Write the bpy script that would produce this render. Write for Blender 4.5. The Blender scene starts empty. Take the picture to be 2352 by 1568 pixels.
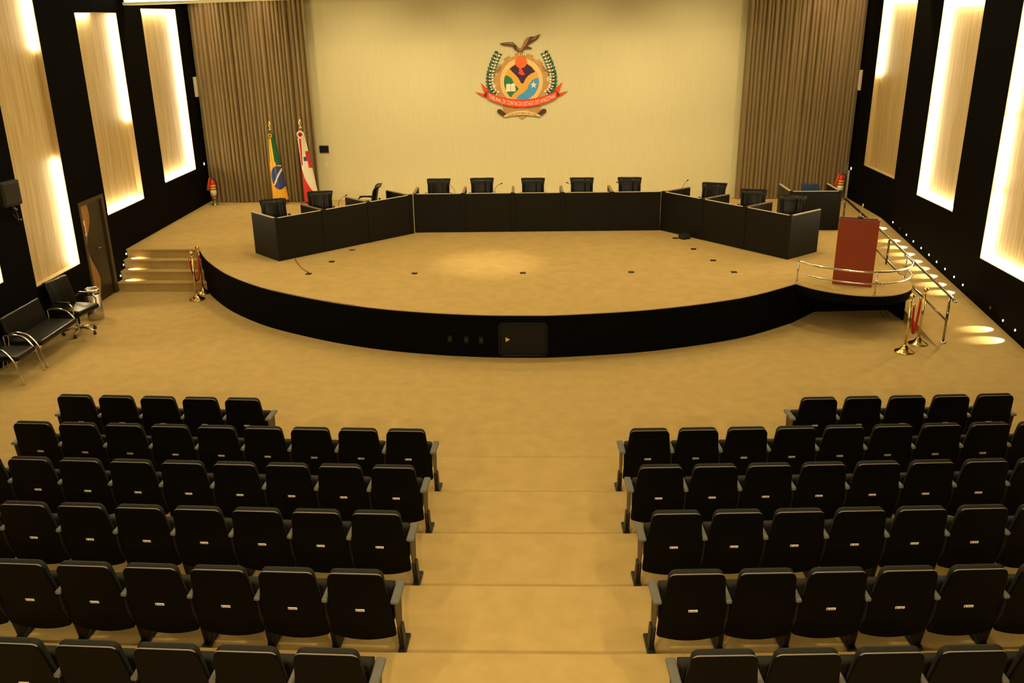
import bpy, bmesh, math, random
from mathutils import Vector, Matrix
random.seed(7)
SC = bpy.context.scene
COL = SC.collection
PI = math.pi
R = math.radians

# ------------------------------------------------------------------ camera, world, exposure, lights
YAW, PITCH, ROLL, FPX, HC = 0.0322, 0.348, -0.0126, 2058.0, 5.401
def cam_dir(x, y):
    c, s = math.cos(ROLL), math.sin(ROLL); x, y = x*c + y*s, -x*s + y*c
    c, s = math.cos(PITCH), math.sin(PITCH); Y = c - y*s; Z = -s - y*c
    c, s = math.cos(YAW), math.sin(YAW)
    return Vector((x*c - Y*s, x*s + Y*c, Z))
fw = cam_dir(0, 0); rt = cam_dir(1, 0) - fw; dn = cam_dir(0, 1) - fw
cd = bpy.data.cameras.new('camera'); cam = bpy.data.objects.new('camera', cd); COL.objects.link(cam)
cd.sensor_width = 36.0; cd.lens = FPX/2352*36.0; cd.clip_start = 0.1; cd.clip_end = 100
cam.matrix_world = Matrix(((rt.x, -dn.x, -fw.x, 0), (rt.y, -dn.y, -fw.y, 0), (rt.z, -dn.z, -fw.z, HC), (0, 0, 0, 1)))
SC.camera = cam
w = bpy.data.worlds.new('world'); SC.world = w; w.use_nodes = True
w.node_tree.nodes['Background'].inputs[0].default_value = (1, .8, .5, 1)
w.node_tree.nodes['Background'].inputs[1].default_value = 0.0
vs = SC.view_settings
vs.view_transform = 'Standard'; vs.look = 'None'; vs.gamma = 1; vs.exposure = 0.0; vs.use_curve_mapping = False
SC.cycles.use_denoising = True
SC.cycles.sample_clamp_indirect = 6
SC.cycles.max_bounces = 8
SC.cycles.caustics_reflective = False; SC.cycles.caustics_refractive = False

WARM = (1.0, .765, .37)
def area(x, y, z, power, size=.5, col=WARM, tilt=(0, 0), spread=180):
    d = bpy.data.lights.new('downlight_or_fill', 'AREA'); d.shape = 'DISK'; d.size = size; d.energy = power; d.color = col
    d.spread = R(spread)
    o = bpy.data.objects.new('downlight_or_fill', d); COL.objects.link(o); o.location = (x, y, z); o.rotation_euler = (tilt[0], tilt[1], 0); return o
def spot(loc, to, power, ang, blend=.5, size=.05, col=WARM):
    d = bpy.data.lights.new('spotlight', 'SPOT'); d.energy = power; d.spot_size = R(ang); d.spot_blend = blend; d.shadow_soft_size = size; d.color = col
    o = bpy.data.objects.new('spotlight', d); COL.objects.link(o); o.location = loc
    o.rotation_euler = (Vector(to) - Vector(loc)).to_track_quat('-Z', 'Y').to_euler(); return o
CZ = 6.9                                     # ceiling height
for x, y, p in [(-4.8, 4.6, 75), (-.3, 4.6, 175), (4.0, 4.6, 60), (-4.8, 8.8, 48), (-.3, 8.8, 40), (4.2, 8.8, 40),
                (-4.2, 12.2, 72), (4.2, 12.4, 38), ]:
    area(x, y, CZ - .05, p, .3)
for x in (-4.0, -.4, 3.2): area(x, -2.7, 5.9, 260, .25, tilt=(R(62), 0))  # unseen tilted fill lights, added to brighten seat labels and shade step edges
for x, y, p in [(-5.4, 15.8, 60), (-1.9, 16.0, 62), (1.9, 16.0, 60), (5.2, 16.4, 60), (-4.6, 19.0, 62), (-.3, 19.2, 60), (4.2, 19.0, 62),
                (-7.4, 20.8, 60), (7.2, 20.8, 50)]:
    area(x, y, CZ - .05, p, .2)
for x in (-4.2, -1.6, 1.0, 3.6): spot((x, 20.6, CZ - .05), (x, 24.1, 2.3), 520, 80, 1.0, .1)
spot((-1.0, 17.6, CZ - .05), (-1.0, 17.4, .755), 800, 26, 1.0, .1)
for x in (-8.35, -7.0): spot((x, 23.3, CZ - .05), (x, 24.0, 4.6), 130, 45, 1.0, .05, (1, .62, .42))
for x in (7.0, 7.8): spot((x, 23.3, CZ - .05), (x, 24.0, 4.6), 130, 45, 1.0, .05, (1, .62, .42))

# ------------------------------------------------------------------ helpers
def tag(o, label=None, cat=None, group=None, kind=None):
    if label: o['label'] = label
    if cat: o['category'] = cat
    if group: o['group'] = group
    if kind: o['kind'] = kind
    return o
def thing(name, label, cat, loc=(0, 0, 0), rz=0, group=None):
    o = bpy.data.objects.new(name, None); COL.objects.link(o); o.empty_display_size = .1
    o.location = loc; o.rotation_euler = (0, 0, rz)
    return tag(o, label, cat, group)
class MB:
    def __init__(s): s.v = []; s.f = []; s.m = []; s.mi = 0; s.M = Matrix.Identity(4); s.sm = []; s.smooth = False
    def add(s, vs, fs):
        n = len(s.v)
        s.v += [tuple(s.M @ Vector(p)) for p in vs]
        for f in fs: s.f.append([i + n for i in f]); s.m.append(s.mi); s.sm.append(s.smooth)
        return s
    def box(s, x0, x1, y0, y1, z0, z1):
        return s.add([(x0, y0, z0), (x1, y0, z0), (x1, y1, z0), (x0, y1, z0), (x0, y0, z1), (x1, y0, z1), (x1, y1, z1), (x0, y1, z1)],
              [(0, 3, 2, 1), (4, 5, 6, 7), (0, 1, 5, 4), (1, 2, 6, 5), (2, 3, 7, 6), (3, 0, 4, 7)])
    def rbox(s, x0, x1, y0, y1, z0, z1, r=.01, seg=2):
        b = bmesh.new(); bmesh.ops.create_cube(b, size=1)
        for v in b.verts: v.co = Vector(((x0 + x1)/2 + v.co.x*(x1 - x0), (y0 + y1)/2 + v.co.y*(y1 - y0), (z0 + z1)/2 + v.co.z*(z1 - z0)))
        bmesh.ops.bevel(b, geom=list(b.edges), offset=r, segments=seg, affect='EDGES', profile=.5)
        return s.bm(b)
    def bm(s, b):
        b.verts.index_update(); s.add([v.co.copy() for v in b.verts], [[v.index for v in f.verts] for f in b.faces]); b.free(); return s
    def tube(s, pts, r, n=8, closed=False, caps=True):
        pts = [Vector(p) for p in pts]; k = len(pts); rr = r if isinstance(r, (list, tuple)) else [r]*k
        vs, fs = [], []; up = None
        for i, p in enumerate(pts):
            if closed: t = pts[(i + 1) % k] - pts[i - 1]
            else: t = pts[min(i + 1, k - 1)] - pts[max(i - 1, 0)]
            t.normalize()
            if up is None:
                up = Vector((0, 0, 1)) if abs(t.z) < .9 else Vector((1, 0, 0))
            a = t.cross(up); a.normalize(); up = a.cross(t); up.normalize(); b = up
            for j in range(n):
                q = 2*PI*j/n; vs.append(p + (a*math.cos(q) + b*math.sin(q))*rr[i])
        for i in range(k if closed else k - 1):
            for j in range(n):
                i2 = (i + 1) % k
                fs.append((i*n + j, i*n + (j + 1) % n, i2*n + (j + 1) % n, i2*n + j))
        if caps and not closed: fs += [tuple(range(n - 1, -1, -1)), tuple(range((k - 1)*n, k*n))]
        sm = s.smooth; s.smooth = True; s.add(vs, fs); s.smooth = sm; return s
    def lathe(s, prof, n=20, c=(0, 0, 0)):
        vs, fs = [], []
        for r, z in prof:
            for j in range(n):
                q = 2*PI*j/n; vs.append((c[0] + r*math.cos(q), c[1] + r*math.sin(q), c[2] + z))
        for i in range(len(prof) - 1):
            for j in range(n): fs.append((i*n + j, i*n + (j + 1) % n, (i + 1)*n + (j + 1) % n, (i + 1)*n + j))
        fs += [tuple(range(n - 1, -1, -1)), tuple(range((len(prof) - 1)*n, len(prof)*n))]
        sm = s.smooth; s.smooth = True; s.add(vs, fs); s.smooth = sm; return s
    def prism(s, poly, o, u, v, n, d0, d1):
        """polygon (a,b) in plane o + a*u + b*v, extruded along n from d0 to d1"""
        o, u, v, n = Vector(o), Vector(u), Vector(v), Vector(n); k = len(poly)
        vs = [o + u*a + v*b + n*d0 for a, b in poly] + [o + u*a + v*b + n*d1 for a, b in poly]
        fs = [tuple(range(k - 1, -1, -1)), tuple(range(k, 2*k))] + [(i, (i + 1) % k, (i + 1) % k + k, i + k) for i in range(k)]
        return s.add(vs, fs)
    def grid(s, fn, nu, nv, close_u=False):
        vs = [fn(i/(nu if close_u else nu - 1), j/(nv - 1)) for j in range(nv) for i in range(nu)]
        fs = []
        for j in range(nv - 1):
            for i in range(nu if close_u else nu - 1):
                i2 = (i + 1) % nu; fs.append((j*nu + i, j*nu + i2, (j + 1)*nu + i2, (j + 1)*nu + i))
        sm = s.smooth; s.smooth = True; s.add(vs, fs); s.smooth = sm; return s
    def mesh(s, name, mats, bevel=0, fix=True):
        me = bpy.data.meshes.new(name); me.from_pydata(s.v, [], s.f)
        if not isinstance(mats, (list, tuple)): mats = [mats]
        for m in mats: me.materials.append(m)
        me.polygons.foreach_set('material_index', s.m); me.polygons.foreach_set('use_smooth', s.sm)
        if fix or bevel:
            b = bmesh.new(); b.from_mesh(me)
            if fix: bmesh.ops.recalc_face_normals(b, faces=b.faces)
            if bevel: bmesh.ops.bevel(b, geom=[e for e in b.edges if len(e.link_faces) == 2 and e.calc_face_angle(0) > .6], offset=bevel, segments=2, affect='EDGES', profile=.5, clamp_overlap=True)
            b.to_mesh(me); b.free()
        me.update(); return me
    def build(s, name, mats, parent=None, bevel=0, fix=True):
        o = bpy.data.objects.new(name, s.mesh(name, mats, bevel, fix)); COL.objects.link(o)
        if parent is not None: o.parent = parent
        return o
def part(name, me, parent, loc=(0, 0, 0), rz=0):
    o = bpy.data.objects.new(name, me); COL.objects.link(o); o.parent = parent; o.location = loc; o.rotation_euler = (0, 0, rz); return o
def copy_tree(o, parent=None):
    c = o.copy(); COL.objects.link(c)
    if parent is not None: c.parent = parent
    for ch in list(o.children): copy_tree(ch, c)
    return c
def catmull(P, k=6):
    P = [Vector(p) for p in P]; out = []
    for i in range(len(P) - 1):
        a, b, c, d = P[max(i - 1, 0)], P[i], P[i + 1], P[min(i + 2, len(P) - 1)]
        for j in range(k):
            t = j/k; out.append(.5*((2*b) + (c - a)*t + (2*a - 5*b + 4*c - d)*t*t + (3*b - a - 3*c + d)*t**3))
    out.append(P[-1]); return out

# ------------------------------------------------------------------ materials
def mat(name, col, rough=.5, metal=0, spec=.5, emit=None, es=0):
    m = bpy.data.materials.new(name); m.use_nodes = True; b = m.node_tree.nodes['Principled BSDF']
    b.inputs['Base Color'].default_value = (*col, 1); b.inputs['Roughness'].default_value = rough
    b.inputs['Metallic'].default_value = metal; b.inputs['Specular IOR Level'].default_value = spec
    if emit: b.inputs['Emission Color'].default_value = (*emit, 1); b.inputs['Emission Strength'].default_value = es
    return m
def tex(m, scale, c0, c1, stretch=(1, 1, 1), detail=3, bump=0, bscale=None, coord='Object', lo=.3, hi=.7):
    nt = m.node_tree; b = nt.nodes['Principled BSDF']
    tc = nt.nodes.new('ShaderNodeTexCoord'); mp = nt.nodes.new('ShaderNodeMapping'); mp.inputs['Scale'].default_value = stretch
    nz = nt.nodes.new('ShaderNodeTexNoise'); nz.inputs['Scale'].default_value = scale; nz.inputs['Detail'].default_value = detail
    cr = nt.nodes.new('ShaderNodeValToRGB'); cr.color_ramp.elements[0].color = (*c0, 1); cr.color_ramp.elements[1].color = (*c1, 1)
    cr.color_ramp.elements[0].position = lo; cr.color_ramp.elements[1].position = hi
    nt.links.new(tc.outputs[coord], mp.inputs[0]); nt.links.new(mp.outputs[0], nz.inputs['Vector'])
    nt.links.new(nz.outputs['Fac'], cr.inputs[0]); nt.links.new(cr.outputs[0], b.inputs['Base Color'])
    if bump:
        n2 = nz
        if bscale:
            n2 = nt.nodes.new('ShaderNodeTexNoise'); n2.inputs['Scale'].default_value = bscale; n2.inputs['Detail'].default_value = 3
            nt.links.new(mp.outputs[0], n2.inputs['Vector'])
        bp = nt.nodes.new('ShaderNodeBump'); bp.inputs['Strength'].default_value = bump; bp.inputs['Distance'].default_value = .01
        nt.links.new(n2.outputs['Fac'], bp.inputs['Height']); nt.links.new(bp.outputs[0], b.inputs['Normal'])
    return m
M_carpet = tex(mat('carpet', (.5, .36, .13), 1, spec=.05), 4.5, (.46, .332, .134), (.525, .376, .157), detail=9, bump=.25, bscale=140)
M_cream = tex(mat('cream_wallpaper', (.7, .63, .36), .7, spec=.2), 60, (.67, .63, .42), (.725, .68, .46), (1, 1, .02))
M_black = tex(mat('black_wall_cloth', (.012, .011, .01), .95, spec=.06), 90, (.0022, .0019, .0017), (.0036, .0032, .0029))
M_stage_black = mat('black_stage_cloth', (.0025, .0025, .0022), .95, spec=.05)
M_panel = tex(mat('gold_wallcloth', (.6, .45, .22), .55, spec=.3), 26, (.45, .33, .15), (.66, .51, .27), (1, 1, .035), detail=4, bump=.35, bscale=9)
M_curtain = tex(mat('brown_curtain', (.3, .2, .08), .75, spec=.25), 50, (.195, .145, .073), (.255, .19, .098), (1, .1, .015))
M_tube = mat('lamp_tube', (1, 1, 1), .5, emit=(1, .84, .5), es=115)
M_cove = mat('cove_diffuser', (1, 1, 1), .5, emit=(1, .9, .6), es=5)
M_covelip = mat('pale_soffit', (.8, .8, .5), .6)
M_ceil = mat('ceiling_paint', (.45, .42, .36), .9)
M_seatshell = mat('black_seat_plastic', (.0012, .0011, .0009), .5, spec=.10)
M_seatcloth = tex(mat('black_seat_cloth', (.02, .018, .016), .75, spec=.35), 300, (.0055, .0047, .0035), (.009, .0077, .0058))
M_arm = mat('grey_armrest', (.12, .115, .105), .55, spec=.4)
M_side = mat('dark_brown_side_panel', (.05, .028, .014), .5)
M_iron = mat('black_iron', (.012, .0105, .009), .5, spec=.35)
M_rim = mat('seat_rim_highlight', (.20, .18, .15), .4)  # lighter tone paints the highlight along the shell edge
M_leather = tex(mat('black_leather', (.013, .013, .012), .34, spec=.2), 60, (.004, .004, .0036), (.0065, .0062, .0056), bump=.15)
M_lam = tex(mat('black_desk_laminate', (.016, .015, .011), .5, spec=.2), 40, (.0045, .0042, .0028), (.0075, .0069, .0046), (.2, .2, 3))
M_strip = mat('desk_edge_strip', (.62, .56, .44), .25, spec=.6)
M_wood = tex(mat('dark_reddish_wood', (.12, .04, .015), .4), 12, (.09, .035, .014), (.17, .07, .028), (1, 6, 1))
M_capwood = tex(mat('brown_wood_cap', (.2, .12, .06), .35), 12, (.17, .11, .055), (.27, .18, .1), (6, 1, 1))
M_lectern = tex(mat('mahogany', (.25, .035, .007), .45, spec=.4), 10, (.25, .036, .008), (.30, .044, .010), (6, 6, .6))
M_lectern_dark = mat('mahogany_edge', (.15, .022, .006), .4)
M_chrome = mat('chrome', (.75, .73, .7), .16, 1)
M_steel = mat('brushed_steel', (.55, .53, .5), .32, 1)
M_brass = mat('polished_brass', (.85, .65, .28), .2, 1)
M_rope = mat('red_velvet', (.42, .012, .012), .7, spec=.3)
M_red = mat('extinguisher_red', (.62, .02, .012), .3)
M_orange = mat('orange_red_plastic', (.75, .09, .03), .5)
M_yellow = mat('yellow_print', (.75, .5, .06), .5)
M_white = mat('white_print', (.75, .72, .62), .5)
M_blackpl = mat('black_plastic', (.012, .012, .012), .4)
M_screen = mat('dark_screen', (.01, .01, .012), .12)
M_ivory = mat('ivory_plastic', (.72, .66, .45), .5)
M_doorw = tex(mat('orange_wood', (.3, .12, .04), .45), 9, (.30, .14, .05), (.40, .19, .07), (8, 8, .7))
M_doord = tex(mat('dark_wood', (.03, .017, .01), .45), 9, (.012, .008, .005), (.022, .014, .008), (8, 8, .7))
M_frame = mat('door_frame_wood', (.045, .028, .017), .45)
M_blue = mat('blue_fabric', (.012, .035, .12), .8)
M_led = mat('led_lens', (1, 1, 1), .3, emit=(1, .97, .85), es=7)
M_glint = mat('cool_glint', (1, 1, 1), .3, emit=(.75, .9, 1), es=5)  # glowing colour for the bluish glints by the curtains
M_ledoff = mat('unlit_lens', (.08, .08, .075), .3)

# ------------------------------------------------------------------ the setting
XL, XR, YW, H = -8.95, 8.2, 24.15, .755          # side walls, far wall, stage height
YF = -3.0
def struct(name, mb, m, label=None, parent=None, **k):
    o = mb.build(name, m, parent, **k)
    if parent is None: o['kind'] = 'structure'
    if label: o['label'] = label
    return o
RIS, XC = .1036, -.44
def edge(i, x): return 10.264 - 1.0658*i + .0283*max(0, abs(x - XC) - .9)
struct('floor', MB().box(XL - .3, XR + .3, 9.6, YW + .1, -.12, 0), M_carpet, 'beige carpeted floor between the stage and the seats')
xs = [XL - .02, XC - .9, XC + .9, XR + .02]
words_ = ['lowest', 'second', 'third', 'fourth', 'fifth', 'sixth', 'seventh', 'eighth', 'ninth', 'topmost']
for i in range(9):
    z1 = RIS*(i + 1)
    poly = [(x, edge(i, x)) for x in xs] + [(x, (edge(i + 1, x) - .02) if i < 8 else YF - .2) for x in reversed(xs)]
    b = MB().prism(poly, (0, 0, 0), (1, 0, 0), (0, 1, 0), (0, 0, 1), z1 - .2, z1)
    struct('seating_step', b, M_carpet, words_[i] + ' carpeted step of the seating rake, counted from the stage', bevel=.006)

# stage: curved front, set-back bay under the round platform on the right
FRONT = [(-7.36, 18.74), (-7.28, 18.55), (-6.84, 17.74), (-6.12, 16.73), (-5.29, 15.90), (-4.59, 15.39), (-3.6, 14.83), (-2.72, 14.47), (-1.85, 14.24), (-1.0, 14.11), (-.25, 14.08), (.45, 14.11), (1.93, 14.39), (3.52, 15.02), (4.69, 15.87)]
arc = [(p.x, p.y) for p in catmull([(a, b, 0) for a, b in FRONT], 5)]
PLAT = [(4.69, 15.87), (4.92, 15.54), (5.23, 15.29), (5.54, 15.14), (5.84, 15.09), (6.15, 15.13), (6.45, 15.31), (6.68, 15.60), (6.78, 15.95)]
plat = [(p.x, p.y) for p in catmull([(a, b, 0) for a, b in PLAT], 5)]
stage = bpy.data.objects.new('stage', None); COL.objects.link(stage); tag(stage, 'raised beige carpeted stage with curved black front', kind='structure')
top = arc + plat[1:] + [(6.78, 21.4), (XR + .02, 21.4), (XR + .02, YW), (XL - .02, YW), (XL - .02, 18.74)]
MB().prism(top, (0, 0, 0), (1, 0, 0), (0, 1, 0), (0, 0, 1), H - .014, H).build('stage_carpet', M_carpet, stage)
low = arc + [(5.28, 16.52), (6.70, 16.62), (6.75, 16.0), (6.77, 16.0), (6.77, 21.38), (XR, 21.38), (XR, YW), (XL, YW), (XL, 18.76)]
MB().prism(low, (0, 0, 0), (1, 0, 0), (0, 1, 0), (0, 0, 1), 0.0, H - .014).build('stage_front', M_stage_black, stage)
MB().prism([(4.60, 15.95)] + plat + [(6.77, 16.7), (5.2, 16.7)], (0, 0, 0), (1, 0, 0), (0, 1, 0), (0, 0, 1), H - .17, H - .015).build('platform_edge', M_stage_black, stage)
# bright metal nosing on the left end of the curve
MB().tube([(x, y, H + .004) for x, y in arc[:34]], .007, 6).build('edge_nosing', M_steel, stage)
# access hatch in the stage front
hatch = thing('access_hatch', 'square black access hatch with yellow triangle sticker in the stage front', 'hatch', (-.27, 14.07, 0))
b = MB(); 
for a in ((-.41, .41, -.012, .02, .03, .06), (-.41, .41, -.012, .02, .60, .63), (-.41, -.38, -.012, .02, .03, .63), (.38, .41, -.012, .02, .03, .63)): b.box(*a)
M_hatch = mat('dark_hatch', (.006, .006, .005), .6, spec=.2)
b.build('hatch_frame', M_hatch, hatch)
MB().rbox(-.375, .375, -.006, .02, .065, .595, .004).build('hatch_door', M_hatch, hatch)
MB().box(-.3, .3, -.02, -.012, .05, .058).build('pull_rail', M_side, hatch)
b = MB().prism([(-.29, .29), (-.29, .37), (-.215, .33)], (0, 0, 0), (1, 0, 0), (0, 0, 1), (0, -1, 0), .004, .009)
o = b.build('warning_sticker', M_yellow, hatch); o['label'] = 'yellow triangle sticker'
for k, (x, y) in enumerate([(-1.5, 14.155), (-1.22, 14.118), (-.97, 14.09)]):
    t = thing('socket_plate', ['leftmost', 'middle', 'rightmost'][k] + ' of three dark socket plates beside the stage hatch', 'socket plate', (x, y, .31), R(-6), 'socket plates in the stage front')
    MB().rbox(-.04, .04, -.012, .03, -.06, .06, .003).build('plate', M_hatch, t)
    MB().rbox(-.02, .02, -.02, 0, -.03, .03, .003).build('socket', M_blackpl, t)
# left stairs, four risers
stair = bpy.data.objects.new('stair', None); COL.objects.link(stair); tag(stair, 'beige carpeted stair of four risers beside the left wall', kind='structure')
for k in range(3):
    y0 = 18.10 + .215*k; z1 = H/4*(k + 1)
    xr = [-6.98, -7.13, -7.25][k]
    b = MB().prism([(y0 - .0, z1 - H/4 - .0), (y0, z1 - .05), (y0 - .03, z1 - .04), (y0 - .035, z1 - .015), (y0 - .02, z1), (18.76, z1), (18.76, z1 - H/4)], (XL - .01, 0, 0), (0, 1, 0), (0, 0, 1), (1, 0, 0), 0, xr - XL)
    b.build('step', M_carpet, stair)
b = MB().prism([(18.725, H*.75), (18.725, H - .05), (18.70, H - .04), (18.695, H - .015), (18.71, H + .001), (18.80, H + .001), (18.80, H*.75)], (XL - .01, 0, 0), (0, 1, 0), (0, 0, 1), (1, 0, 0), 0, 1.62)
b.build('step', M_carpet, stair)
# right ramp
b = MB().prism([(14.35, .0), (14.5, .012), (21.4, H), (21.4, 0)], (6.79, 0, 0), (0, 1, 0), (0, 0, 1), (1, 0, 0), 0, XR - 6.79 + .01)
struct('ramp', b, M_carpet, 'beige carpeted ramp rising beside the right wall')

# walls
NICHE_L = [(12.55, 14.19, 1.32, 5.95), (15.10, 16.72, .96, 5.95), (18.16, 19.99, 1.605, 5.575), (21.25, 23.30, 1.74, 5.67)]
NICHE_R = [(14.78, 16.45, 1.065, 5.95), (17.83, 19.63, 1.646, 5.62), (20.96, 23.02, 1.76, 5.70)]
def wall_with(nich, s, X, extra=()):
    b = MB(); cur = YF
    def bx(y0, y1, z0, z1): b.box(min(X, X + s*.3), max(X, X + s*.3), y0, y1, z0, z1)
    for y0, y1, z0, z1 in sorted(list(nich) + list(extra)):
        bx(cur, y0, 0, CZ)
        if z0 > 0: bx(y0, y1, 0, z0)
        bx(y0, y1, z1, CZ); cur = y1
    bx(cur, YW + .3, 0, CZ); return b
DOOR = (17.0, 18.06, 0, 2.09)
struct('wall_left', wall_with(NICHE_L, -1, XL, [DOOR]), M_black, 'matt black left side wall')
struct('wall_right', wall_with(NICHE_R, 1, XR), M_black, 'matt black right side wall')
struct('wall_back', MB().box(XL - .3, XR + .3, YW, YW + .3, 0, CZ), M_cream, 'cream papered end wall behind the stage')
struct('wall_front', MB().box(XL - .3, XR + .3, YF - .3, YF, 0, CZ), M_black, 'dark wall behind the seating')
struct('ceiling', MB().box(XL - .3, XR + .3, YF - .3, YW + .3, CZ, CZ + .2), M_ceil, 'ceiling of the hall')
struct('lit_wall_strip', MB().box(8.09, XR - .005, 23.98, 24.02, H, 1.48), M_ivory, 'narrow cream strip standing for the lit end wall beside the right curtain')  # added strip stands for the lit end wall past the curtain

def light_panel(n, s, X, lamps, label):
    """recessed gold panel; lamps: ('far'|'top'|'bottom', from, to) tubes tucked into the recess corner"""
    y0, y1, z0, z1 = n; d = .13
    t = thing('wall_panel', label, 'wall panel', (X, (y0 + y1)/2, z0), 0, 'recessed gold light panels on the side walls')
    hy = (y1 - y0)/2; hz = z1 - z0
    def bx(m, a0, a1, *r): m.box(min(a0, a1), max(a0, a1), *r)
    m = MB(); bx(m, s*d, s*(d + .02), -hy, hy, 0, hz); m.build('panel_face', M_panel, t)
    m = MB(); bx(m, s*.004, s*d, hy - .012, hy, 0, hz); bx(m, s*.004, s*d, -hy, -hy + .012, 0, hz); bx(m, s*.004, s*d, -hy, hy, 0, .012); bx(m, s*.004, s*d, -hy, hy, hz - .012, hz)
    m.build('reveal', M_panel, t)
    for side, a, c in lamps:
        m = MB(); x = s*(d - .035)
        if side == 'far': m.tube([(x, hy - .035, a - z0), (x, hy - .035, c - z0)], .016, 8)
        else:
            z = .035 if side == 'bottom' else hz - .035
            m.tube([(x, a - (y0 + y1)/2, z), (x, c - (y0 + y1)/2, z)], .016, 8)
        o = m.build('lamp_tube', M_tube, t)
    return t
light_panel(NICHE_L[0], -1, XL, [('far', 1.36, 5.9)], 'gold lit wall panel cut by the left frame edge')
light_panel(NICHE_L[1], -1, XL, [('far', .99, 2.98), ('far', 4.95, 5.92)], 'tall gold lit wall panel behind the black waiting chairs on the left wall')
light_panel(NICHE_L[2], -1, XL, [('far', 3.36, 5.54), ('bottom', 18.2, 19.93), ('top', 18.2, 18.95)], 'gold lit wall panel above the wooden door and the stair')
light_panel(NICHE_L[3], -1, XL, [('far', 1.78, 5.63), ('bottom', 21.3, 23.22), ('top', 21.3, 23.22)], 'gold lit wall panel nearest the left curtain')
light_panel(NICHE_R[0], 1, XR, [('far', 1.1, 2.30), ('far', 2.38, 3.64), ('far', 3.72, 5.9), ('bottom', 14.82, 16.38)], 'gold lit wall panel cut by the right frame edge')
light_panel(NICHE_R[1], 1, XR, [('far', 1.68, 5.58), ('bottom', 17.87, 19.56), ('top', 17.87, 19.56)], 'gold lit wall panel in the middle of the right wall')
light_panel(NICHE_R[2], 1, XR, [('far', 3.95, 5.66), ('top', 21.0, 22.95)], 'gold wall panel, half unlit, nearest the right curtain')

# door in the left wall: dark leaf with a wavy orange inlay
door = bpy.data.objects.new('door_1', None); COL.objects.link(door); tag(door, 'dark wooden door with wavy orange inlay in the left wall', kind='structure'); door.location = (XL, 17.53, 0)
b = MB()
for a in ((-.53, -.45, 0, 2.09), (.43, .53, 0, 2.09), (-.45, .43, 2.01, 2.09)): b.box(-.12, .012, a[0], a[1], a[2], a[3])
b.build('door_frame', M_frame, door)
MB().box(-.06, -.03, -.45, .43, 0, 2.01).build('door_leaf', M_doord, door)
wave = [(-.14, 2.0), (-.115, 1.88), (-.108, 1.77), (-.13, 1.67), (-.18, 1.57), (-.25, 1.47), (-.317, 1.403), (-.36, 1.31), (-.384, 1.221), (-.385, 1.12), (-.365, 1.016), (-.31, .89), (-.24, .781), (-.165, .66), (-.115, .541), (-.095, .44), (-.106, .35), (-.15, .22), (-.21, .116), (-.27, .01)]
MB().prism([(-.448, .01), (-.448, 2.0)] + wave, (0, 0, 0), (0, 1, 0), (0, 0, 1), (1, 0, 0), -.031, -.022).build('wavy_inlay', M_doorw, door)
b = MB().tube([(-.03, -.02, 1.08), (.02, -.02, 1.08), (.025, .08, 1.08)], .01, 8); b.build('door_handle', M_steel, door)
t = thing('paper_notice', 'white paper notice taped to the orange inlay of the wooden door', 'notice', (XL - .02, 17.14, 1.56))
MB().box(0, .003, -.055, .055, -.155, .155).build('sheet', M_white, t)
MB().box(.003, .004, -.02, .02, -.09, .06).build('red_print', M_red, t)

# small fittings on the side walls
def step_light(X, s, y, z, label, lit=True, target=1.0, power=5):
    t = thing('step_light', label, 'step light', (X, y, z), 0, 'step lights along the side walls')
    m = MB(); m.M = Matrix.Rotation(s*PI/2, 4, 'Y'); m.lathe([(.030, -.02), (.034, .004), (.027, .01)], 14); m.build('bezel', M_blackpl, t)
    m = MB(); m.M = Matrix.Rotation(s*PI/2, 4, 'Y') @ Matrix.Translation((0, 0, .01)); m.lathe([(.022, -.004), (.018, .006), (.006, .009)], 12)
    m.build('lens', M_led if lit else M_ledoff, t)
    if lit:
        d = bpy.data.lights.new('step_beam', 'SPOT'); d.energy = power; d.spot_size = R(44); d.spot_blend = .35; d.shadow_soft_size = .01; d.color = (1, .88, .55)
        o = bpy.data.objects.new('step_beam', d); COL.objects.link(o); o.parent = t; o.location = (s*.03, 0, 0)
        o.rotation_euler = Vector((s*target, 0, -.62)).to_track_quat('-Z', 'Y').to_euler()
for k, (y, z) in enumerate([(18.24, .29), (18.45, .475), (18.65, .665)]):
    step_light(XL, 1, y, z, ['lowest', 'middle', 'highest'][k] + ' of the three step lights beside the left stair', power=40)
seq = [(20.667, .82), (19.826, .72), (19.413, .67), (18.973, .63), (18.551, .59), (18.148, .545), (17.729, .507), (17.293, .465), (16.889, .42), (15.239, .25), (14.799, .222)]
nm = ['farthest', 'second farthest', 'third farthest', 'fourth farthest', 'fifth farthest', 'sixth farthest', 'seventh farthest', 'third nearest', 'last before the gap', 'second nearest', 'nearest']
for k, (y, z) in enumerate(seq): step_light(XR, -1, y, z, nm[k] + ' lit step light along the right wall ramp', power=75)
step_light(XR, -1, 20.24, .77, 'unlit step light between the two farthest lit ones on the right wall', False)
step_light(XR, -1, 15.75, .32, 'unlit step light in the gap near the foot of the ramp', False)
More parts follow.
